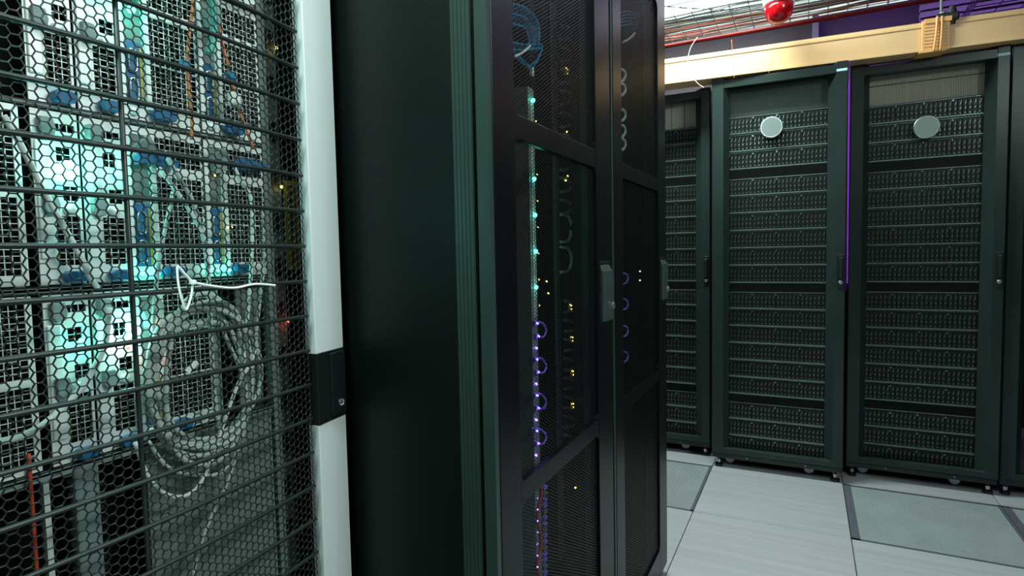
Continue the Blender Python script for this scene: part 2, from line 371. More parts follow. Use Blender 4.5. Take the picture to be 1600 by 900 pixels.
# ================================================================== MID RACKS (doors face +X)
XF = -.433
def wmap(u0):
    return lambda u, z, d: np.stack([np.full_like(u, XF-.006-0*u), u0+u, z], 1)
mid_mesh_me = hexmesh(.080, .515, .11, 1.95, .0068, .74, lambda u, z, d: np.stack([np.full_like(u, -.007), u, z], 1))
mid_mesh_me.materials.append(MESHB)
def fillet(m, u, z, su, sz, r=.018):
    pts = [(u, z)] + [(u+su*r*(1-math.sin(a)), z+sz*r*(1-math.cos(a))) for a in np.linspace(0, math.pi/2, 6)]
    m.prism(pts, -.012, -.0005, 'yz')
def mid_rack(y0, label, first):
    t = thing('server_rack', label, 'rack', (XF, y0, 0), 'black cabinets with fine mesh doors in the near row')
    W = .618
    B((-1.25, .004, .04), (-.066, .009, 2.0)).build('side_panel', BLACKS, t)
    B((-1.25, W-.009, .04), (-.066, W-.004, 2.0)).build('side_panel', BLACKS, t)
    B((-1.25, .004, 1.985), (-.03, W-.004, 2.0)).build('roof', BLACK, t)
    B((-1.25, .009, .04), (-1.24, W-.009, 1.985)).build('rear_panel', DARK, t)
    B((-1.24, .009, .04), (-.04, W-.009, .05)).build('bottom_plate', DARK, t)
    bev(B((-1.2, .006, 0), (-.012, W-.006, .04)).build('plinth', BLACK, t), .003)
    # ribbed corner post
    for u, nm in ((0, 1), (W, -1)):
        P = [(-.066, u+nm*.03), (-.066, u+nm*.001)]
        x = -.066
        for k in range(5):
            P += [(x+.0005, u-nm*.0), (x+.0055, u-nm*.0), (x+.0060, u+nm*.0012), (x+.0072, u+nm*.0012)]; x += .0072
        P += [(-.0295, u), (-.0295, u+nm*.03)]
        MB().prism(P, .04, 2.0, 'xy').build('corner_post', PROF, t)
    m = MB(); m.box((-.19, .05, .05), (-.175, .075, 1.98)); m.box((-.19, W-.075, .05), (-.175, W-.05, 1.98)); m.build('mounting_rails', BLACK, t)
    # door
    D = B((-.0225, -.001, .035), (-.0015, .012, 1.99)).build('door', PROF, t); D['label'] = 'mesh door with grey-green edge'
    for nm, u0, u1 in (('hinge_stile', .012, .088), ('lock_stile', .508, .618)):
        bev(B((-.0225, u0, .035), (0, u1, 1.99)).build(nm, DOORB, D), .0015)
    bev(B((-.0225, .088, 1.93), (0, .508, 1.99)).build('top_rail', DOORB, D), .001)
    bev(B((-.0225, .088, .035), (0, .508, .13)).build('bottom_rail', DOORB, D), .001)
    for z0, z1 in ((.711, .747), (1.333, 1.374)):
        o = bev(B((-.013, .088, z0), (-.0005, .508, z1)).build('cross_rail', DOORB, D), .001)
    m = MB()
    for z0, z1 in ((.13, .711), (.747, 1.333), (1.374, 1.93)):
        for u, su in ((.088, 1), (.508, -1)):
            fillet(m, u, z0, su, 1); fillet(m, u, z1, su, -1)
    m.build('corner_gusset', DOORB, D)
    o = obj('perforated_sheet', mid_mesh_me, D); o['kind'] = 'stuff'
    # swing handle
    h = bev(B((-.001, .520, .970), (.003, .596, 1.118)).build('handle_plate', BLACK, D), .001)
    g = MB().prism([(.002, .976), (.013, .976), (.014, 1.06), (.012, 1.095), (.002, 1.112)], .522, .592, 'xz')
    g.v = [(v[0], v[1], v[2]) for v in g.v]; o = bev(g.build('handle', HANDM, D), .004)
    MB().lathe([(.009, .006), (.009, .009), (.005, .0095)], (.008, .583, 1.01), 'x', 14).build('lock', SILVER, D)
    return t
mid_rack(.797, 'black cabinet with ribbed grey post and blank black side, nearest of the fine-mesh doors', True)
mid_rack(1.432, 'black cabinet with fine mesh door standing next to the aisle, farther of the two', False)
# --- contents of the nearer mid rack
XI = -.535
def led(name, p, m, r=.003, power=0, color=None, parent=None):
    b = MB(); b.smooth = True; b.lathe([(r*.3, -r*.95), (r*.8, -r*.6), (r, 0), (r*.8, r*.6), (r*.3, r*.95)], (0, 0, 0), 'x', 10)
    o = b.build(name, m, parent); o.location = p if parent is None else tuple(np.array(p)-np.array(parent.location))
    if power:
        l = bpy.data.lights.new(name+'_glow', 'POINT'); l.energy = power; l.color = color; l.shadow_soft_size = .004
        lo = bpy.data.objects.new(name+'_glow', l); COL.objects.link(lo); lo.location = tuple(np.array(p)+np.array([.010, 0, 0]))
    return o
pts = [PX(837, 160, XI), PX(833, 280, XI), PX(834, 336, XI), PX(835, 393, XI), PX(836, 449, XI)]
Yp = pts[2][1]
ps = thing('power_strip', 'slim vertical power strip with five cyan lights behind the nearer fine-mesh door', 'power strip', (XI-.02, Yp, .25))
shift(B((XI-.05, Yp-.012, .25), (XI-.004, Yp+.020, 1.50)).build('housing', PANELG), ps)
shift(B((XI-.006, Yp-.0015, 1.0), (XI-.001, Yp+.0015, 1.47)).build('bright_edge', WHITEP), ps)
shift(B((XI-.006, Yp+.014, 1.0), (XI-.003, Yp+.016, 1.47)).build('bright_edge', CABG), ps)
for p in pts: led('indicator_light', (XI+.002, Yp+.002, p[2]), LEDCS, .0050, .012, (.1, 1, .75), ps)
for i in range(8): led('amber_light', (XI+.002, Yp+.017, 1.43-.058*i), LEDY, .0018, 0, None, ps)
# violet patch cords
ys = [505, 561, 617, 672]
for i, yy in enumerate(ys):
    p = PX(836, yy, XI); q = [PX(836, yy, XI), PX(846, yy-1, XI), PX(853, yy+10, XI), PX(849, yy+21, XI), PX(838, yy+20, XI)]
    t = thing('violet_cable', f'violet looped patch cord plugged into the slim strip, {ORD[i]} of the four'.replace('topmost', 'uppermost').replace('fourth', 'lowest'), 'cable', tuple(q[0]), 'violet patch cord loops behind the nearer mesh door')
    b = MB(); b.smooth = True; b.tube(cat_pts(q, 8), .0028, 8); shift(b.build('cord', PURC), t)
    for e in (q[0], q[-1]):
        shift(B(e-np.array([.006, .007, .005]), e+np.array([.004, .004, .005])).build('plug', PURC), t)
        led('link_light', (XI+.007, e[1]-.003, e[2]), LEDP, .0028, .003, (.3, .15, 1), t)
    e = PX(838, yy+39, XI)
    if i < 4: led('link_light', tuple(e), LEDP, .0032, .003, (.3, .15, 1), t)
# yellow tags on side cable manager
mg = thing('cable_manager', 'dark vertical cable manager with curved fingers behind the nearer mesh door', 'cable manager', (XI, 1.38, .35))
Ym = PX(884, 400, XI)[1]
shift(B((XI-.03, Ym-.006, .35), (XI-.022, Ym+.018, 1.75)).build('spine', PANELG), mg)
def ring(px, y0, y1, m, nm='finger'):
    q = [PX(px-8, y0, XI), PX(px+4, y0+3, XI), PX(px+9, (y0+y1)/2, XI), PX(px+4, y1-2, XI), PX(px-8, y1, XI)]
    b = MB(); b.smooth = True; b.tube(cat_pts(q, 6), .004, 6); return shift(b.build(nm, m), mg)
for y0 in range(40, 320, 34): ring(884, y0, y0+22, GREYH)
ring(884, 335, 378, CABW); ring(884, 386, 425, CABW)
for y0 in range(470, 700, 30): ring(890, y0, y0+18, GREYH)
for i, (px, py) in enumerate([(884, 111), (890, 480), (892, 530), (893, 583), (893, 634)]):
    p = PX(px, py, XI+.006); b = MB(); b.smooth = True
    b.tube(cat_pts([p+np.array([0, .005*math.cos(a), .008*math.sin(a)]) for a in np.linspace(0, 2*math.pi, 7)[:-1]], 3, True), .0028, 6, True)
    o = b.build('velcro_tie', YELS)
    for dy, dz in ((-.004, .006), (.005, -.005), (.006, .004)): l_ = led('added_glint', (p[0]+.003, p[1]+dy, p[2]+dz), LEDY, .0016); l_.parent = o  # glowing dots added so the dim yellow ties look bright
    tag(o, ['single yellow tie high on the cable manager, near the blue cables', 'yellow tie on the cable manager, uppermost of the lower four', 'yellow tie on the cable manager, second of the lower four', 'yellow tie on the cable manager, third of the lower four', 'yellow tie on the cable manager, lowest of the lower four'][i], 'tie', 'yellow ties on the cable manager')
for px, py, lb in [(884, 282, 'tiny yellow light, uppermost on the dark cable manager'), (887, 275, 'tiny yellow light just right of the uppermost one on the cable manager'),
                   (899, 762, 'single tiny yellow light low behind the nearer mesh door'), (886, 206, 'tiny yellow light below the single high yellow tie'),
                   (854, 440, 'tiny pale light beside the cyan strip, upper of a pair'), (857, 458, 'tiny pale light beside the cyan strip, lower of a pair')]:
    tag(led('status_light', tuple(PX(px, py, XI+.004)), LEDY, .0022), lb, 'light')
# blue cable bundle
def bundle(name, paths, X, r, m, label, cat='cable'):
    t = thing(name, label, cat, tuple(PX(*paths[0][0], X)))
    for i, pa in enumerate(paths):
        b = MB(); b.smooth = True; b.tube(cat_pts([PX(a, c, X-.006*(i % 4)) for a, c in pa], 8), r, 6); shift(b.build('strand', m), t)
    return t
pa = []
for i in range(9):
    o_ = i*4
    pa.append([(800-i, 6+o_*.9), (820, 12+o_), (838-i*1.5, 30+o_), (843-i*2, 55+o_*.3), (838-i*2, 80)])
bt_ = bundle('cable_bundle', pa, XI, .0022, BLUEC, 'blue network cables looping at the top behind the nearer fine-mesh door')
pa = [[(800, 66+i*3), (822, 70+i*2), (846, 70+i*1.5), (843-i, 88+i), (832-i*2, 106)] for i in range(5)] + [[(802, 76+i*3), (815, 92+i*3), (830, 106+i)] for i in range(3)]
bundle('cable_bundle', pa, XI+.004, .002, BLUEC, 'blue network cables folded into a wedge below the blue loops')
cable('hook_tie', [PX(803, 88, XI+.012), PX(814, 84, XI+.014), PX(824, 76, XI+.014), PX(828, 71, XI+.012)], .0028, NYLON, 'white tie strapped across the blue network cables', 'tie')
o = B((-.003, -.004, -.008), (.003, .004, .008)).build('white_tag', NYLON); o.location = tuple(PX(831, 112, XI+.008)); tag(o, 'small white tag under the blue network cables', 'tag')
# red cords and patch connectors at the bottom
t = thing('patch_panel', 'vertical patch panel with red cords and violet connectors low behind the nearer mesh door', 'patch panel', tuple(PX(843, 900, XI)))
pr = [PX(843+3*math.sin(k), 752+k*12, XI) for k in range(16)]
b = MB(); b.smooth = True; b.tube(cat_pts(pr, 3), .0035, 6); shift(b.build('red_cord', REDC), t)
for k in range(16):
    p = PX(851, 762+k*9.5, XI-.004); shift(B(p-np.array([.01, .006, .0035]), p+np.array([.003, .010, .0035])).build('connector', PURC if k % 3 != 1 else PANELG), t)
for k in range(7): led('link_light', tuple(PX(840, 778+k*18, XI+.004)), LEDP, .0018, 0, None, t)
# dark servers in the near racks
for i, (yc, where) in enumerate(((.797, 'nearer'), (1.432, 'farther'))):
    for k in range(9):
        z0 = .12+k*.2; t = thing('rack_server', f'dark server front deep behind the {where} fine-mesh door, level {["one","two","three","four","five","six","seven","eight","nine"][k]} from the floor', 'server', (XF-.30, yc+.31, z0), f'servers behind the {where} fine-mesh door')
        B((-.6, -.22, 0), (0, .22, .17)).build('chassis', BLACK, t); bz = MB()
        for q in range(9): bz.box((0, -.2+q*.045, .02), (.004, -.165+q*.045, .15))
        bz.build('bezel_ribs', DRIVE, t)
# --- contents of the farther mid rack
XC = -.50
for i, yy in enumerate((118, 140, 180, 205, 226)):
    q = [PX(966, yy-10, XC), PX(974, yy-8, XC), PX(977, yy, XC), PX(973, yy+8, XC), PX(966, yy+9, XC)]
    b = MB(); b.smooth = True; b.tube(cat_pts(q, 6), .0045, 8); o = b.build('cable_ring', CABG); tag(o, f'grey cable ring at the left side behind the farther fine-mesh door, {["topmost","second from the top","third from the top","second lowest","lowest"][i]}', 'cable ring', 'grey cable rings behind the farther mesh door')
for i, yy in enumerate((435, 475, 517, 557)):
    q = [PX(971, yy-9, XC), PX(979, yy-6, XC), PX(981, yy, XC), PX(978, yy+7, XC), PX(971, yy+9, XC)]
    b = MB(); b.smooth = True; b.tube(cat_pts(q, 6), .003, 8); o = b.build('violet_cable', PURC); tag(o, f'short violet patch cord arc behind the farther fine-mesh door, {["topmost","second","third","lowest"][i]} of four', 'cable', 'violet arcs behind the farther mesh door')
bundle('cable_bundle', [[(970, 20+i*5), (985, 18+i*5), (1000-i, 28+i*3), (990, 45+i)] for i in range(5)], XC-.02, .002, BLUEC, 'teal cable loops at the top behind the farther fine-mesh door')
bundle('cable_bundle', [[(985, -8+i*5), (1000, 0+i*4), (1004, 20-i*2), (996, 38)] for i in range(4)], XC-.03, .0022, PURC, 'violet cable tangle at the top behind the farther fine-mesh door')
cable('hook_tie', [PX(973, 66, XC), PX(984, 60, XC), PX(992, 52, XC)], .0035, CABG, 'grey tie below the teal loops behind the farther mesh door', 'tie')
for (px, py) in ((1000, 424), (1000, 438)): led('status_light', tuple(PX(px, py, XC-.02)), mat('white_led%d' % py, (.5, .5, .5), emit=(.7, 1, .9), estr=2), .003); tag(COL.objects[-1], 'tiny white light behind the farther mesh door, %s of the pair' % ('upper' if py < 430 else 'lower'), 'light')
# ================================================================== NEAR RACK with bowed door
YC, XA, HW, SAG = .410, -.700, .372, .030
def dx(y): return XA - SAG*((y-YC)/HW)**2
def dpt(y, z, off=0): return np.array([dx(y)+off, y, z])
RK = thing('server_rack', 'near cabinet with bowed honeycomb door, black bars and pale metal edge strip', 'rack', (-.73, YC, 0))
def rk(o): return shift(o, RK)
rk(B((-1.75, .035, .03), (-.742, .043, 2.0)).build('side_panel', BLACK)); rk(B((-1.75, .777, .03), (-.742, .785, 2.0)).build('side_panel', BLACK))
rk(B((-1.75, .035, 1.985), (-.742, .785, 2.0)).build('roof', BLACK)); rk(B((-1.75, .043, .03), (-1.74, .777, 1.985)).build('rear_panel', DARK))
rk(B((-1.75, .035, 0), (-.742, .785, .03)).build('plinth', BLACK))
m = MB(); m.box((-.80, .115, .05), (-.785, .14, 1.97)); m.box((-.80, .678, .05), (-.785, .692, 1.97)); rk(m.build('mounting_rails', PANELG))
m = MB(); m.box((-.742, .043, .03), (-.738, .075, 1.985)); m.box((-.742, .755, .03), (-.738, .777, 1.985)); D = rk(bev(m.build('door', BLACK)))
Dl = np.array(RK.location)
def dk(o): o.parent = D; return o        # door sits at the root's offset already
def mapA(u, z, d): y = YC+u; return np.stack([XA - SAG*(u/HW)**2 - d, y, z], 1)
me = hexmesh(-.345, .282, .07, 1.95, .01165, .895, mapA, .0016); me.materials.append(MESHA)
o = dk(obj('honeycomb_sheet', me)); o['kind'] = 'stuff'
ys_ = np.linspace(.06, .690, 24)
k = -19; rods = []
while True:
    z = 1.160+.0556*k
    if z > 1.95: break
    if z > .08:
        b = MB(); b.smooth = True; b.tube([dpt(y, z, .0030) for y in ys_], .0031, 8); dk(b.build('bar', RODM))
    k += 1
b = MB(); b.smooth = True; b.tube([dpt(YC+.001, z, -.0005) for z in (.06, 1.0, 1.97)], .0030, 8); dk(b.build('centre_rod', RODM))
for z0, z1 in ((.04, .08), (1.94, 1.98)):
    b = MB(); pf = [dpt(y, 0)[:2] for y in ys_]; poly = [tuple(p+np.array([.004, 0])) for p in pf] + [tuple(p-np.array([.012, 0])) for p in pf[::-1]]
    b.prism(poly, z0, z1, 'xy'); dk(b.build('rail', BLACK))
# edge strips: pale aluminium extrusion, broken by the black latch on the far side
def strip(ya, yb, sgn, z0, z1, out, m, nm, th=.020):
    T = np.array([-.130*sgn, 1.0]); e = np.array([-.711, .702]) if sgn > 0 else np.array([-.711, 2*YC-.702])
    L = .0737; a = e; c = e+sgn*T*L/np.linalg.norm(T)
    n = np.array([1.0, .130*sgn])/math.hypot(1, .13)
    a2, c2 = a+n*out, c+n*out; b = MB(); b.prism([tuple(a2), tuple(c2), tuple(c-n*th), tuple(a-n*th)], z0, z1, 'xy'); return b.build(nm, m)
dk(bev(strip(0, 0, 1, .04, .8665, 0, ALU, 'edge_strip'), .0008, 2)); dk(bev(strip(0, 0, 1, .985, 1.98, 0, ALU, 'edge_strip'), .0008, 2))
dk(bev(strip(0, 0, -1, .04, 1.98, 0, ALU, 'edge_strip'), .0008, 2))
lt = dk(bev(strip(0, 0, 1, .8665, .985, .0015, BLACK, 'latch'), .001, 2))
def sp_(t_, off):  # point on strip front; t in 0..1 across
    T = np.array([-.130, 1.0])/math.hypot(1, .13); n = np.array([1.0, .130])/math.hypot(1, .13)
    q = np.array([-.711, .702])+T*.0737*t_+n*off; return q
q0 = sp_(.42, .0015); q1 = sp_(.95, .0015); q2 = sp_(.95, .006); q3 = sp_(.42, .006)
b = MB(); b.prism([tuple(q0), tuple(q1), tuple(q2), tuple(q3)], .874, .981, 'xy'); dk(bev(b.build('latch_lever', BLACK), .0015))
q = sp_(.74, .005); b = MB(); b.lathe([(.0065, 0), (.0065, .0025), (.005, .003), (.0035, .0015), (.0015, .0015)], (q[0], q[1], .893), 'x', 20); dk(b.build('key_lock', SILVER))
# ------------------------------------------------------------------ modular chassis behind the honeycomb door
XG = -.78
def plate(m, y0, y1, z0, z1, holes, x1=XG, th=.002):
    ysx = sorted({y0, y1, *[h[0] for h in holes], *[h[1] for h in holes]}); zsx = sorted({z0, z1, *[h[2] for h in holes], *[h[3] for h in holes]})
    ysx = [v for v in ysx if y0 <= v <= y1]; zsx = [v for v in zsx if z0 <= v <= z1]
    for a, b_ in zip(ysx, ysx[1:]):
        for c, d_ in zip(zsx, zsx[1:]):
            my, mz = (a+b_)/2, (c+d_)/2
            if any(h[0] < my < h[1] and h[2] < mz < h[3] for h in holes): continue
            m.box((x1-th, a, c), (x1, b_, d_))
def grid(m, h, p=.0072, wbar=.0008, x=XG-.001):
    y0, y1, z0, z1 = h; n = max(1, round((y1-y0)/p)); s = (y1-y0)/n
    for i in range(1, n): m.box((x-.001, y0+i*s-wbar/2, z0), (x, y0+i*s+wbar/2, z1))
    n = max(1, round((z1-z0)/p)); s = (z1-z0)/n
    for i in range(1, n): m.box((x-.0012, y0, z0+i*s-wbar/2), (x-.0002, y1, z0+i*s+wbar/2))
def bump_handle(y, z, s=1):
    m = MB(); m.prism([(y-.007, z+.011), (y+.006, z+.011), (y+.009, z), (y+.007, z-.010), (y-.003, z-.012), (y-.007, z-.006)], XG, XG+.010*s, 'yz'); return m
def blue_tab(y, z, wd=.026):
    m = MB(); m.prism([(y-wd/2, z+.004), (y-wd*.3, z+.008), (y+wd*.3, z+.008), (y+wd/2, z+.003), (y+wd*.38, z-.005), (y-wd*.35, z-.005)], XG+.001, XG+.013, 'yz'); return m
def power_module(root, y0, z0, leds=()):
    y1 = y0+.0475; g0 = y0+.0195; g1 = y1-.0028
    H = [(g0, g1, z0+.022, z0+.080), (g0+.009, g1, z0+.098, z0+.115), (g0+.004, g1-.006, z0+.143, z0+.160), (g0+.002, g1, z0+.178, z0+.187), (y0+.024, y0+.030, z0+.004, z0+.011)]
    m = MB(); plate(m, y0, y1, z0, z0+.200, H); P = m.build('power_module', WHITE); shift(P, root); off = P.location.copy()
    def sub(mb, nm, mt):
        o = mb.build(nm, mt); o.parent = P; return bev(o, .0012, 2) if nm != 'grille' else o
    for h in H[:4]: g = MB(); grid(g, h); sub(g, 'grille', GRID)
    sub(B((XG, y0+.0015, z0+.03), (XG+.003, y0+.016, z0+.165)), 'rib', WHITE)
    sub(bump_handle(y0+.012, z0+.092), 'handle', GREYH); sub(bump_handle(y0+.012, z0+.180), 'handle', GREYH)
    kb = MB(); kb.smooth = True; kb.lathe([(.0065, 0), (.0065, .003), (.004, .006)], (XG, g1-.012, z0+.088), 'x', 14); sub(kb, 'knob', WHITE)
    sub(blue_tab(y0+.032, z0+.007), 'release_tab', BLUE)
    sub(B((XG-.02, g0, z0+.03), (XG-.012, g0+.008, z0+.05)), 'capacitor', GOLD)
    return P
def io_grille(root, y0, y1, yi0, yi1, z0):
    gy0, gy1 = yi1+.009, y1-.003
    H = [(gy0, gy1, z0+.020, z0+.076), (gy0, gy1, z0+.078, z0+.138), (gy0, gy1, z0+.152, z0+.190), (yi0, yi1, z0+.018, z0+.190)]
    m = MB(); plate(m, y0, y1, z0, z0+.200, H); P = m.build('io_module', WHITE); shift(P, root)
    def sub(mb, nm, mt): o = mb.build(nm, mt); o.parent = P; return o
    for h in H[:3]: g = MB(); grid(g, h); sub(g, 'grille', GRID)
    sub(B((XG-.004, yi0, z0+.018), (XG-.002, yi1, z0+.10)), 'circuit_plate', BLUE)
    sub(B((XG-.004, yi0, z0+.10), (XG-.002, yi1, z0+.19)), 'circuit_plate', PANELG)
    yc = (yi0+yi1)/2-.002
    for zc in (z0+.075, z0+.038):
        b = MB(); b.smooth = True; R_ = []
        for a in np.linspace(0, 2*math.pi, 15)[:-1]:
            R_.append(np.array([XG+.001, yc+.0052*np.sign(math.cos(a))*abs(math.cos(a))**.6, zc+.0145*np.sign(math.sin(a))*abs(math.sin(a))**.6]))
        b.tube(R_, .0013, 6, True); sub(b, 'socket', SILVER)
        sub(B((XG-.002, yc-.004, zc-.012), (XG, yc+.004, zc+.012)), 'socket_core', BLUE)
    sub(B((XG-.003, yi1-.0035, z0+.02), (XG-.001, yi1-.001, z0+.095)), 'gold_contact', GOLD)
    sub(B((XG, yi1+.001, z0+.015), (XG+.004, yi1+.007, z0+.15)), 'rib', WHITE)
    o = sub(blue_tab(yi1+.020, z0+.009, .034), 'release_tab', BLUE)
    kb = MB(); kb.smooth = True; kb.lathe([(.006, 0), (.006, .003), (.0035, .005)], (XG, yi0+.007, z0+.010), 'x', 14); sub(kb, 'knob', WHITE)
    b = MB(); b.prism([(yi0, z0+.172), (yi0+.02, z0+.190), (yi0+.028, z0+.176), (yi0+.022, z0+.156), (yi0+.004, z0+.15)], XG, XG+.010, 'yz'); sub(b, 'handle', GREYH)
    return P
def chassis(z0, label, blue_bar=False, fan=True, bay=True):
    t = thing('server_chassis', label, 'server chassis', (XG-.03, .41, z0), 'modular chassis behind the honeycomb door')
    shift(B((XG-.60, .145, z0-.004), (XG-.030, .672, z0+.203)).build('body', DARK), t)
    m = MB(); m.box((XG-.03, .145, z0-.0045), (XG+.002, .672, z0-.0015)); m.box((XG-.03, .145, z0+.2015), (XG+.002, .672, z0+.2035))
    shift(m.build('frame', BLACK), t)
    for zz in (z0-.0044, z0+.2034): shift(B((XG-.002, .145, zz), (XG+.003, .672, zz+.0009)).build('edge_line', GREYH), t)
    # far left wide grille module
    if fan:
     m = MB(); H = [(.20, .340, z0+.012, z0+.098), (.20, .340, z0+.108, z0+.192)]; plate(m, .16, .3465, z0, z0+.2, H); P = shift(m.build('fan_module', WHITE), t)
     for h in H: g = MB(); grid(g, h); o = g.build('grille', GRID); o.parent = P
    power_module(t, .3575, z0); power_module(t, .4085, z0)
    io_grille(t, .460, .567, .466, .489, z0)
    if bay: io_grille(t, .570, .672, .577, .596, z0)
    else:
        shift(B((XG-.004, .570, z0), (XG, .581, z0+.2)).build('bay_post', GREYH), t)
        shift(B((XG-.025, .628, z0), (XG-.022, .672, z0+.2)).build('blank_plate', PANELG), t)
    if blue_bar:
        b = MB(); b.prism([(.468, z0+.163), (.478, z0+.170), (.520, z0+.160), (.520, z0+.150), (.485, z0+.155), (.468, z0+.150)], XG+.003, XG+.016, 'yz'); shift(b.build('blue_lever', BLUE), t)
        b = MB(); b.prism([(.610, z0+.170), (.622, z0+.178), (.668, z0+.174), (.668, z0+.163), (.615, z0+.160)], XG+.003, XG+.016, 'yz'); shift(b.build('blue_lever', BLUE), t)
    return t
CH3 = chassis(1.537, 'white grille server chassis just above the orange cables, highest behind honeycomb', fan=False)
CH2 = chassis(1.326, 'white grille server chassis crossed by two orange cables behind the honeycomb door', fan=False)
CH1 = chassis(1.117, 'white grille server chassis holding the brightest cyan light behind the honeycomb door', True)
CH0 = chassis(.905, 'white grille server chassis behind the coiled grey cables, lowest behind honeycomb', bay=False)
def gled(px, py, root, m, r, pw, c, x=XG+.008): return led('status_light', tuple(PX(px, py, x)), m, r, pw, c, root)
CY = (.08, 1, .75)
gled(105, 265, CH1, LEDC, .011, .34, (.30, 1, .88)); gled(200, 522, CH0, LEDC, .005, .13, (.30, 1, .88))
gled(127, 532, CH0, LEDCS, .003, .010, CY); gled(127, 549, CH0, LEDCS, .003, .010, CY)
gled(222, 425, CH1, LEDCS, .0035, .015, CY); gled(247, 428, CH1, LEDCS, .003, .010, CY); gled(342, 421, CH1, LEDCS, .003, .010, CY); gled(358, 422, CH1, LEDCS, .003, .010, CY)
gled(237, 510, CH0, LEDCS, .003, .010, CY); gled(184, 256, CH1, LEDCS, .003, .010, CY); gled(184, 271, CH1, LEDCS, .003, .010, CY)
gled(200, 543, CH0, LEDR, .003, .008, (1, .1, .05)); gled(247, 505, CH0, LEDR, .002, .006, (1, .1, .05)); gled(245, 560, CH0, LEDR, .002, .006, (1, .1, .05))
gled(336, 274, CH1, LEDY, .0016, 0, None); gled(362, 355, CH1, LEDY, .0016, 0, None)
l = bpy.data.lights.new('upper_glow', 'POINT'); l.energy = .12; l.color = CY; l.shadow_soft_size = .01
lo = bpy.data.objects.new('upper_glow', l); COL.objects.link(lo); lo.location = tuple(PX(205, 15, XG+.02)); led('status_light', tuple(PX(205, 15, XG+.014)), LEDCS, .005, 0, None, CH2)
# power distribution unit at the right of the chassis
pd = thing('power_unit', 'narrow grey power unit with small yellow and red lights beside the pale edge strip', 'power unit', (-.80, .705, .6))
Z0 = .62
shift(B((-.84, .697, .60), (-.795, .722, 1.75)).build('housing', PANELG), pd)
for z in np.arange(.66, 1.7, .075): shift(B((-.796, .701, z), (-.7935, .718, z+.032)).build('socket', SLOT), pd)
for px, py, mt in ((432, 75, LEDY), (440, 292, LEDY), (451, 502, LEDR)): led('status_light', tuple(PX(px, py, -.790)), mt, .0024, .01 if mt is LEDR else .004, (1, .2, .1) if mt is LEDR else (1, .8, .2), pd)
gp = thing('brass_plate', 'yellow patterned plate in the dark slot beside the pale edge strip', 'plate', (-.79, .745, 1.122))
shift(B((-.80, .730, 1.122), (-.797, .758, 1.275)).build('sheet', GOLD), gp)
m = MB()
for z in np.arange(1.135, 1.27, .0125):
    m.tube([np.array([-.796, .744+.008*math.cos(a), z+.0055*math.sin(a)]) for a in np.linspace(0, 2*math.pi, 9)[:-1]], .0012, 5, True)
shift(m.build('ring_pattern', SLOT), gp)
# lower bay: blank panels, posts, black void, red cable
lp = thing('blank_bay', 'dark empty bay with grey posts and a plain grey panel below the lowest chassis', 'bay panel', (-.80, .41, .45))
zb = .895
shift(B((-.85, .150, .30), (-.845, .672, zb)).build('back_sheet', DARK), lp)
shift(B((-.790, .467, .30), (-.786, .672, zb)).build('plain_panel', PANELG), lp)
shift(bev(B((-.800, .380, .30), (-.785, .409, zb)).build('post', GREYH), .004), lp)
shift(B((-.795, .349, .30), (-.787, .355, zb)).build('thin_post', GRID), lp)
m = MB()
for z in np.arange(.32, zb, .0155): m.box((-.792, .409, z), (-.786, .412, z+.006)); m.box((-.792, .374, z+.03), (-.788, .381, z+.035))
o = shift(m.build('square_holes', SLOT), lp); o['kind'] = 'stuff'
shift(B((-.792, .150, zb-.004), (-.783, .672, zb+.001)).build('top_edge', GREYH), lp)
cable('network_cable', [np.array([-.775, .332, z]) for z in (.93, .85, .76, .62, .4)], .0022, REDC, 'thin red cable hanging at the bottom left corner behind the honeycomb')
# cables in front of the chassis
XW = -.752
def gc(nm, pix, r, m, label, X=XW, grp=None): return cable(nm, [PX(p[0], p[1], p[2] if len(p) > 2 else X) for p in pix], r, m, label, 'cable', grp)
gc('network_cable', [(5, 180), (28, 218), (62, 285), (100, 355), (128, 405), (140, 432), (152, 450)], .0035, CABW, 'white cable slanting down beside the brightest cyan light')
gc('network_cable', [(-12, 692), (20, 686), (60, 668), (95, 640), (125, 608), (150, 570), (166, 530), (170, 480)], .0038, CABW, 'white cable curving from the lower left edge up past the cyan lights')
gc('network_cable', [(255, 235), (275, 270), (300, 312), (312, 350), (322, 400), (328, 470), (331, 560), (338, 640), (352, 720)], .0030, CABG, 'grey cable falling straight down along the fourth grille')
gc('network_cable', [(248, 262), (275, 298), (300, 335), (318, 372), (326, 420)], .0030, CABW, 'short pale cable slanting behind the white zip tie')
gc('network_cable', [(366, 262), (378, 285), (392, 310), (394, 360), (392, 430), (386, 500), (380, 570)], .0028, CABW, 'pale cable bending down near the right end of the chassis')
gc('network_cable', [(410, 325), (413, 400), (408, 450), (400, 520), (395, 560), (384, 620), (378, 680), (352, 760), (320, 830), (300, 900)], .0028, CABG, 'long grey cable dropping to the plain panel at the bottom')
gc('network_cable', [(270, 300), (250, 400), (242, 470), (238, 530), (236, 600), (240, 640)], .0026, CABG, 'grey cable beside the centre rod, hanging over the blue sockets')
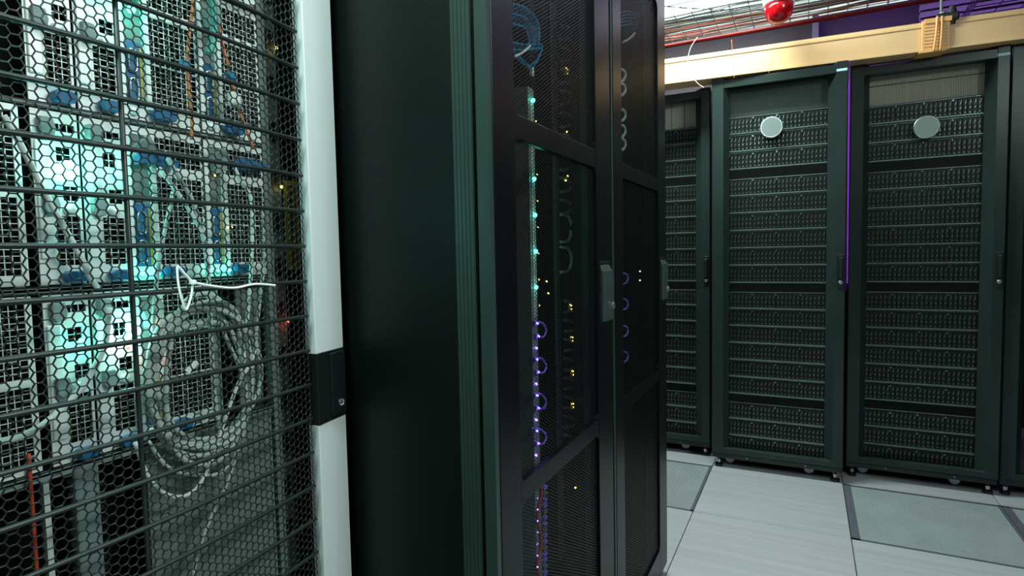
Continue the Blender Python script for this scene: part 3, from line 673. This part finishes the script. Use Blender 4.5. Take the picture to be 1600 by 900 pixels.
# coil
t = thing('cable_coil', 'tangled coil of grey cables hanging in front of the lowest chassis', 'cable', tuple(PX(320, 600, XW)))
random.seed(3)
for i in range(7):
    cx, cyp = 315+random.uniform(-6, 8), 600+random.uniform(-12, 12); rx, ry = 72+random.uniform(-8, 16), 105+random.uniform(-18, 34)
    P = []
    for a in np.linspace(0, 2*math.pi, 13)[:-1]:
        P.append(PX(cx+rx*math.cos(a)+8*math.sin(2*a+i), cyp+ry*math.sin(a)-(8 if math.cos(a) > 0 else 0), XW-.006+.0055*(i % 3)))
    b = MB(); b.smooth = True; b.tube(cat_pts(P, 4, True), .0037, 8, True); shift(b.build('loop', CABG), t)
P = [(210, 690), (235, 750), (270, 776), (305, 765), (330, 720), (350, 660), (372, 600), (395, 560), (400, 520)]
b = MB(); b.smooth = True; b.tube(cat_pts([PX(a, c, XW+.004) for a, c in P], 6), .0027, 8); shift(b.build('loop', CABW), t)
P = [(232, 690), (262, 730), (305, 742), (345, 738), (372, 700), (385, 650), (380, 590), (350, 520), (350, 500)]
b = MB(); b.smooth = True; b.tube(cat_pts([PX(a, c, XW+.002) for a, c in P], 6), .0027, 8); shift(b.build('loop', CABG), t)
o = B((-.001, -.010, -.004), (.001, .010, .004)).build('paper_flag', NYLON); o.location = tuple(PX(300, 573, XW+.008)); o.rotation_euler = (math.radians(38), 0, 0); tag(o, 'small white flag on the coiled grey cables', 'tag')
# orange cables
gc('fibre_cable', [(302, -10), (299, 30), (294, 70), (293, 110), (296, 150), (300, 185), (299, 218)], .0021, ORANGE, 'orange cable hanging almost straight, left of the pair', XW)
gc('fibre_cable', [(342, 40), (348, 70), (356, 100), (362, 125), (370, 160), (382, 195), (396, 232)], .0021, ORANGE, 'orange cable with a white clip slanting right', XW)
o = bev(B((-.004, -.010, -.011), (.004, .010, .011)).build('white_clip', NYLON), .003); o.location = tuple(PX(366, 156, XW+.004)); tag(o, 'white clip on the slanting orange cable', 'clip')
for px, py, lb in ((288, 100, 'blue clip on the straight orange cable'), (360, 118, 'blue clip on the slanting orange cable above its white clip')):
    o = bev(B((-.004, -.006, -.005), (.004, .006, .005)).build('blue_clip', BLUEC), .002); o.location = tuple(PX(px, py, XW+.004)); tag(o, lb, 'clip')
for px, py, n_ in ((350, 20, 0),):
    cable('ribbon_cable', [PX(330, -5, XW), PX(334, 30, XW), PX(333, 60, XW), PX(325, 85, XW)], .0055, mat('teal_plastic', (.08, .42, .36), .4), 'thick teal cable end at the top between the two orange cables')
# zip tie threaded through the honeycomb
z = thing('zip_tie', 'white nylon zip tie threaded through the honeycomb, its tail pointing right', 'zip tie', tuple(PX(301, 441, -.693)))
b = MB(); b.tube(cat_pts([PX(301, 441, -.688), PX(325, 446, -.686), (PX(365, 450, -.690)), PX(398, 444, -.694), PX(430, 446, -.696)], 5), .0016, 4); shift(b.build('tail', NYLON), z)
b = MB(); b.tube(cat_pts([PX(301, 441, -.688), PX(290, 430, -.690), PX(280, 418, -.692), PX(277, 420, -.692), PX(279, 445, -.690), PX(285, 470, -.688), PX(291, 484, -.688), PX(299, 462, -.687), PX(301, 441, -.688)], 5), .0016, 4); shift(b.build('strap', NYLON), z)
p = PX(301, 441, -.687); shift(bev(B(p-np.array([.003, .0035, .003]), p+np.array([.003, .0035, .003])).build('head', NYLON), .0012), z)
# ================================================================== OVERHEAD
# yellow fibre duct
A_ = np.array([-1.9, 2.96]); t = thing('cable_duct', 'long pale yellow cable duct running above the far cabinets', 'cable duct', (-.67, 3.131, 2.000))
ang = math.atan2(3.234-3.131, 1.47); ca, sa = math.cos(ang), math.sin(ang); t.rotation_euler = (0, 0, ang)
prof = [(0, 0), (0, .106), (-.006, .108), (-.006, .122), (0, .124), (.006, .122), (.006, .006), (.114, .006), (.114, .124), (.120, .124), (.120, 0)]
prof = [(-.007, -.003), (-.007, .006), (0, .008), (0, .100), (-.004, .102), (-.004, .112), (0, .114), (0, .124), (.004, .124), (.004, .005), (.116, .005), (.116, .124), (.120, .124), (.120, -.003)]
b = MB(); b.prism(prof, -1.2, 1.165, 'yz'); b.build('trough', TRAY, t)
b = MB(); b.prism(prof, 1.175, 2.6, 'yz'); b.build('trough', TRAY, t)
j0 = 1.12; J = bev(B((j0, -.012, -.008), (j0+.105, -.001, .128)).build('joint_cover', TRAYJ, t), .003); J['label'] = 'orange-toned ribbed joint on the duct'
B((j0-.01, -.016, -.012), (j0+.09, .12, -.003)).build('joint_lip', TRAYJ, t); B((j0+.01, -.018, .112), (j0+.108, -.002, .132)).build('joint_lip', TRAYJ, t)
for k in range(7): B((j0+.008, -.0145, .012+.014*k), (j0+.097, -.012, .016+.014*k)).build('rib', TRAY, t)
b = MB(); b.smooth = True; b.tube(cat_pts([(j0+.055, -.018, .135), (j0+.050, -.024, .06), (j0+.042, -.022, -.014)], 5), .005, 8); b.build('joint_strap', TRAYJ, t)
b = MB(); b.smooth = True; b.tube(cat_pts([(j0+.072, -.018, .135), (j0+.070, -.024, .06), (j0+.066, -.022, -.014)], 5), .004, 8); b.build('joint_strap', TRAYJ, t)
# hanger rod and clamp
h = thing('hanger', 'steel hanger rod with a black clamp holding the yellow duct', 'hanger', (.53, 3.24, 2.12))
shift(MB().cyl((.525, 3.25, 2.17), (.525, 3.25, 3.0), .006, 10).build('rod', SILVER), h)
shift(bev(B((.500, 3.20, 2.115), (.585, 3.30, 2.150)).build('clamp', BLACK), .008), h)
shift(MB().lathe([(.012, 2.10), (.016, 2.15), (.012, 2.175)], (.560, 3.215, 0), 'z', 12).build('clamp_bolt', SLOT), h)
b = MB(); b.smooth = True; b.lathe([(.006, 2.145), (.014, 2.15), (.012, 2.157), (.004, 2.16)], (.525, 3.215, 0), 'z', 12); shift(b.build('washer', SILVER), h)
# fibre bundle lying over the duct edge
for i in range(2): cable('fibre_cable', [PY(1174, 88+i, 3.20), PY(1186, 83+i*2, 3.18), PY(1210, 79+i*2, 3.175), PY(1240, 75+i, 3.18), PY(1264, 72+i, 3.20)], .003, ORANGE, ['upper orange fibre lying over the top edge of the yellow duct', 'lower orange fibre lying over the top edge of the yellow duct'][i], 'cable', 'orange fibres over the duct')
for i, (xa, xb) in enumerate(((1143, 1147), (1207, 1201))): cable('fibre_cable', [PY(xa, 62 if i == 0 else 84, 3.12), PY((xa+xb)/2+1, 100, 3.12), PY(xb, 122 if i == 0 else 114, 3.12)], .0009, ORANGE, ['hair-thin red fibre hanging over the duct, left one', 'hair-thin red fibre hanging over the duct, right one'][i], 'cable', 'hair-thin red fibres over the duct')
cable('fibre_cable', [PY(1090, 58, 3.1), PY(1079, 75, 3.1), PY(1075, 95, 3.1), PY(1079, 115, 3.1), PY(1090, 130, 3.1), PY(1100, 137, 3.1)], .0016, CABG, 'thin white cable hanging in an arc in front of the yellow duct')
# basket tray (along X) with cables
def basket(name, label, x0, x1, y0, y1, z0, hgt, px_, pl_, m, r=.0025, alongY=False):
    t = thing(name, label, 'cable tray', ((x0+x1)/2, (y0+y1)/2, z0)); long = MB(); cross = MB()
    if not alongY:
        n = int(round((y1-y0)/pl_)); lines = [(y0+i*(y1-y0)/n, z0) for i in range(n+1)]
        for h_ in (hgt/3, 2*hgt/3, hgt): lines += [(y0, z0+h_), (y1, z0+h_)]
        for y, z in lines: long.tube([(x0, y, z), (x1, y, z)], r, 5)
        x = x0
        while x <= x1: cross.tube([(x, y0, z0+hgt), (x, y0, z0), (x, y1, z0), (x, y1, z0+hgt)], r, 5); x += px_
    else:
        n = int(round((x1-x0)/pl_)); lines = [(x0+i*(x1-x0)/n, z0) for i in range(n+1)]
        for h_ in (hgt/3, 2*hgt/3, hgt): lines += [(x0, z0+h_), (x1, z0+h_)]
        for x, z in lines: long.tube([(x, y0, z), (x, y1, z)], r, 5)
        y = y0
        while y <= y1: cross.tube([(x0, y, z0+hgt), (x0, y, z0), (x1, y, z0), (x1, y, z0+hgt)], r, 5); y += px_
    a = shift(long.build('long_wires', m), t); a['kind'] = 'stuff'; c = shift(cross.build('cross_wires', m), t); c['kind'] = 'stuff'
    return t
basket('basket_tray', 'galvanised wire basket tray full of cables above the red pipe', -2.2, 1.0, 3.55, 4.02, 2.50, .055, .10, .05, GALV)
random.seed(5)
grp = []
for i in range(16):
    y = 3.60+.40*random.random(); mt = (ORANGE, GREYH, CABG, REDC, PANELG, GREYH)[i % 6]; P = [(x, y+random.uniform(-.03, .03), 2.506+.006*(i % 3)+random.uniform(0, .012)) for x in np.arange(-2.1, 1.05, .35)]
    nm = {0: 'orange', 1: 'grey-green', 2: 'grey', 3: 'dark red', 4: 'dark grey', 5: 'grey-green'}[i % 6]
    cable('tray_cable', P, .006 if i % 6 in (1, 5) else .004, mt, f'{nm} cable lying in the wire basket tray above the red pipe', 'cable', f'{nm} cables in the wire basket tray', n=6, k=3)
for i, (a_, b_) in enumerate((((-1.1, 3.3), (-.05, 4.1)), ((-.9, 3.2), (.35, 4.0)), ((-1.6, 3.5), (-.45, 3.3)))):
    cable('loose_cable', [(a_[0], a_[1], 2.58+.02*i), ((a_[0]+b_[0])/2, (a_[1]+b_[1])/2+.03, 2.57), (b_[0], b_[1], 2.59)], .003, BLACK, ['black cable crossing under the white ceiling, nearest the red beacon', 'black cable crossing over the wire basket behind the red beacon', 'black cable at the far left of the white ceiling'][i])
t = MB().tube([(-2.2, 4.055, 2.497), (1.0, 4.055, 2.497)], .013, 10).build('red_pipe', REDP); tag(t, 'straight dark red pipe along the lower edge of the wire basket', 'pipe')
for k, (x) in enumerate((-1.0, .14)): o = MB().tube([(x-.012, 4.055, 2.497), (x+.012, 4.055, 2.497)], .0165, 10).build('pipe_coupling', REDC); o.parent = t
# second basket running along Y at the top right
basket('basket_tray', 'dark wire basket tray crossing behind the duct in violet light', .80, 1.5, 3.35, 4.35, 2.42, .05, .07, .11, DWIRE, .003, True)
u = thing('ceiling_lamp', 'unseen upward lamp added behind the far cabinets to brighten the ceiling', 'lamp', (.5, 5.3, 2.44)); B((-1.05, -.13, -.06), (1.05, .13, -.01)).build('housing', WHITEP, u); B((-1.0, -.1, -.01), (1.0, .1, .0)).build('diffuser', LAMPF, u)  # made-up fixture for the fill that lightens the far ceiling
for q in (-.9, .9): MB().cyl((q, 0, 0), (q, 0, .56), .004, 6).build('hanger_rod', SILVER, u)
# louvred violet-lit panel above
lv = thing('louvre_panel', 'grey slatted ceiling panel lit violet at the top right', 'panel', (1.3, 4.35, 2.6))
for k in range(14): shift(B((.62, 4.50-.001*k, 2.28+.045*k), (2.4, 4.55, 2.31+.045*k)).build('slat', WALLG), lv)
# ceiling lamps, and one tilted lamp added for the pale edge strip
def lamp(x, y, z, sx, sy_, m, label):
    t = thing('ceiling_lamp', label, 'lamp', (x, y, z)); B((-sx/2-.03, -sy_/2-.03, .012), (sx/2+.03, sy_/2+.03, .06)).build('housing', WHITEP, t)
    B((-sx/2, -sy_/2, .006), (sx/2, sy_/2, .013)).build('diffuser', m, t)
    if z > 2.6:
      for q in (-1, 1): MB().cyl((q*sx*.4, 0, .06), (q*sx*.4, 0, 3.0-z), .004, 6).build('hanger_rod', SILVER, t)
    return t
lamp(-.72, 2.70, 2.685, 1.1, .25, LAMPW, 'long fluorescent ceiling lamp over the middle of the aisle')
lo_ = lamp(1.467, .937, 2.36, 1.0, .3, LAMPW, 'long unseen lamp added and tilted to brighten the pale strip of the near cabinet')
lo_.rotation_euler = COL.objects['ceiling_lamp_light.001'].rotation_euler
lamp(-.42, -.05, 2.325, .25, 1.0, LAMPW, 'ceiling lamp above the near cabinet with the bowed door')
lamp(-.75, 4.0, 2.705, 1.1, .45, LAMPF, 'bright white ceiling lamp above the wire basket and the left far cabinet')
# red beacon
bx = np.array([-.121, 3.0]); t = thing('beacon', 'round red warning beacon on a white base hanging from the ceiling', 'beacon', (bx[0], bx[1], 2.16))
b = MB(); b.smooth = True; b.lathe([(.004, 0), (.024, .003), (.043, .014), (.055, .034), (.060, .058), (.061, .082)], (0, 0, 0), 'z', 32); b.build('dome', REDL, t)
b = MB(); b.smooth = True; b.lathe([(.010, .02), (.022, .03), (.026, .06), (.014, .078)], (0, 0, 0), 'z', 16); b.build('reflector', SILVER, t)
b = MB(); b.lathe([(.062, .080), (.067, .084), (.067, .118), (.050, .126)], (0, 0, 0), 'z', 32); b.build('base', WHITEP, t)
MB().cyl((0, 0, .12), (0, 0, .84), .010, 10).build('stem', GALV, t)
bpy.context.view_layer.update()
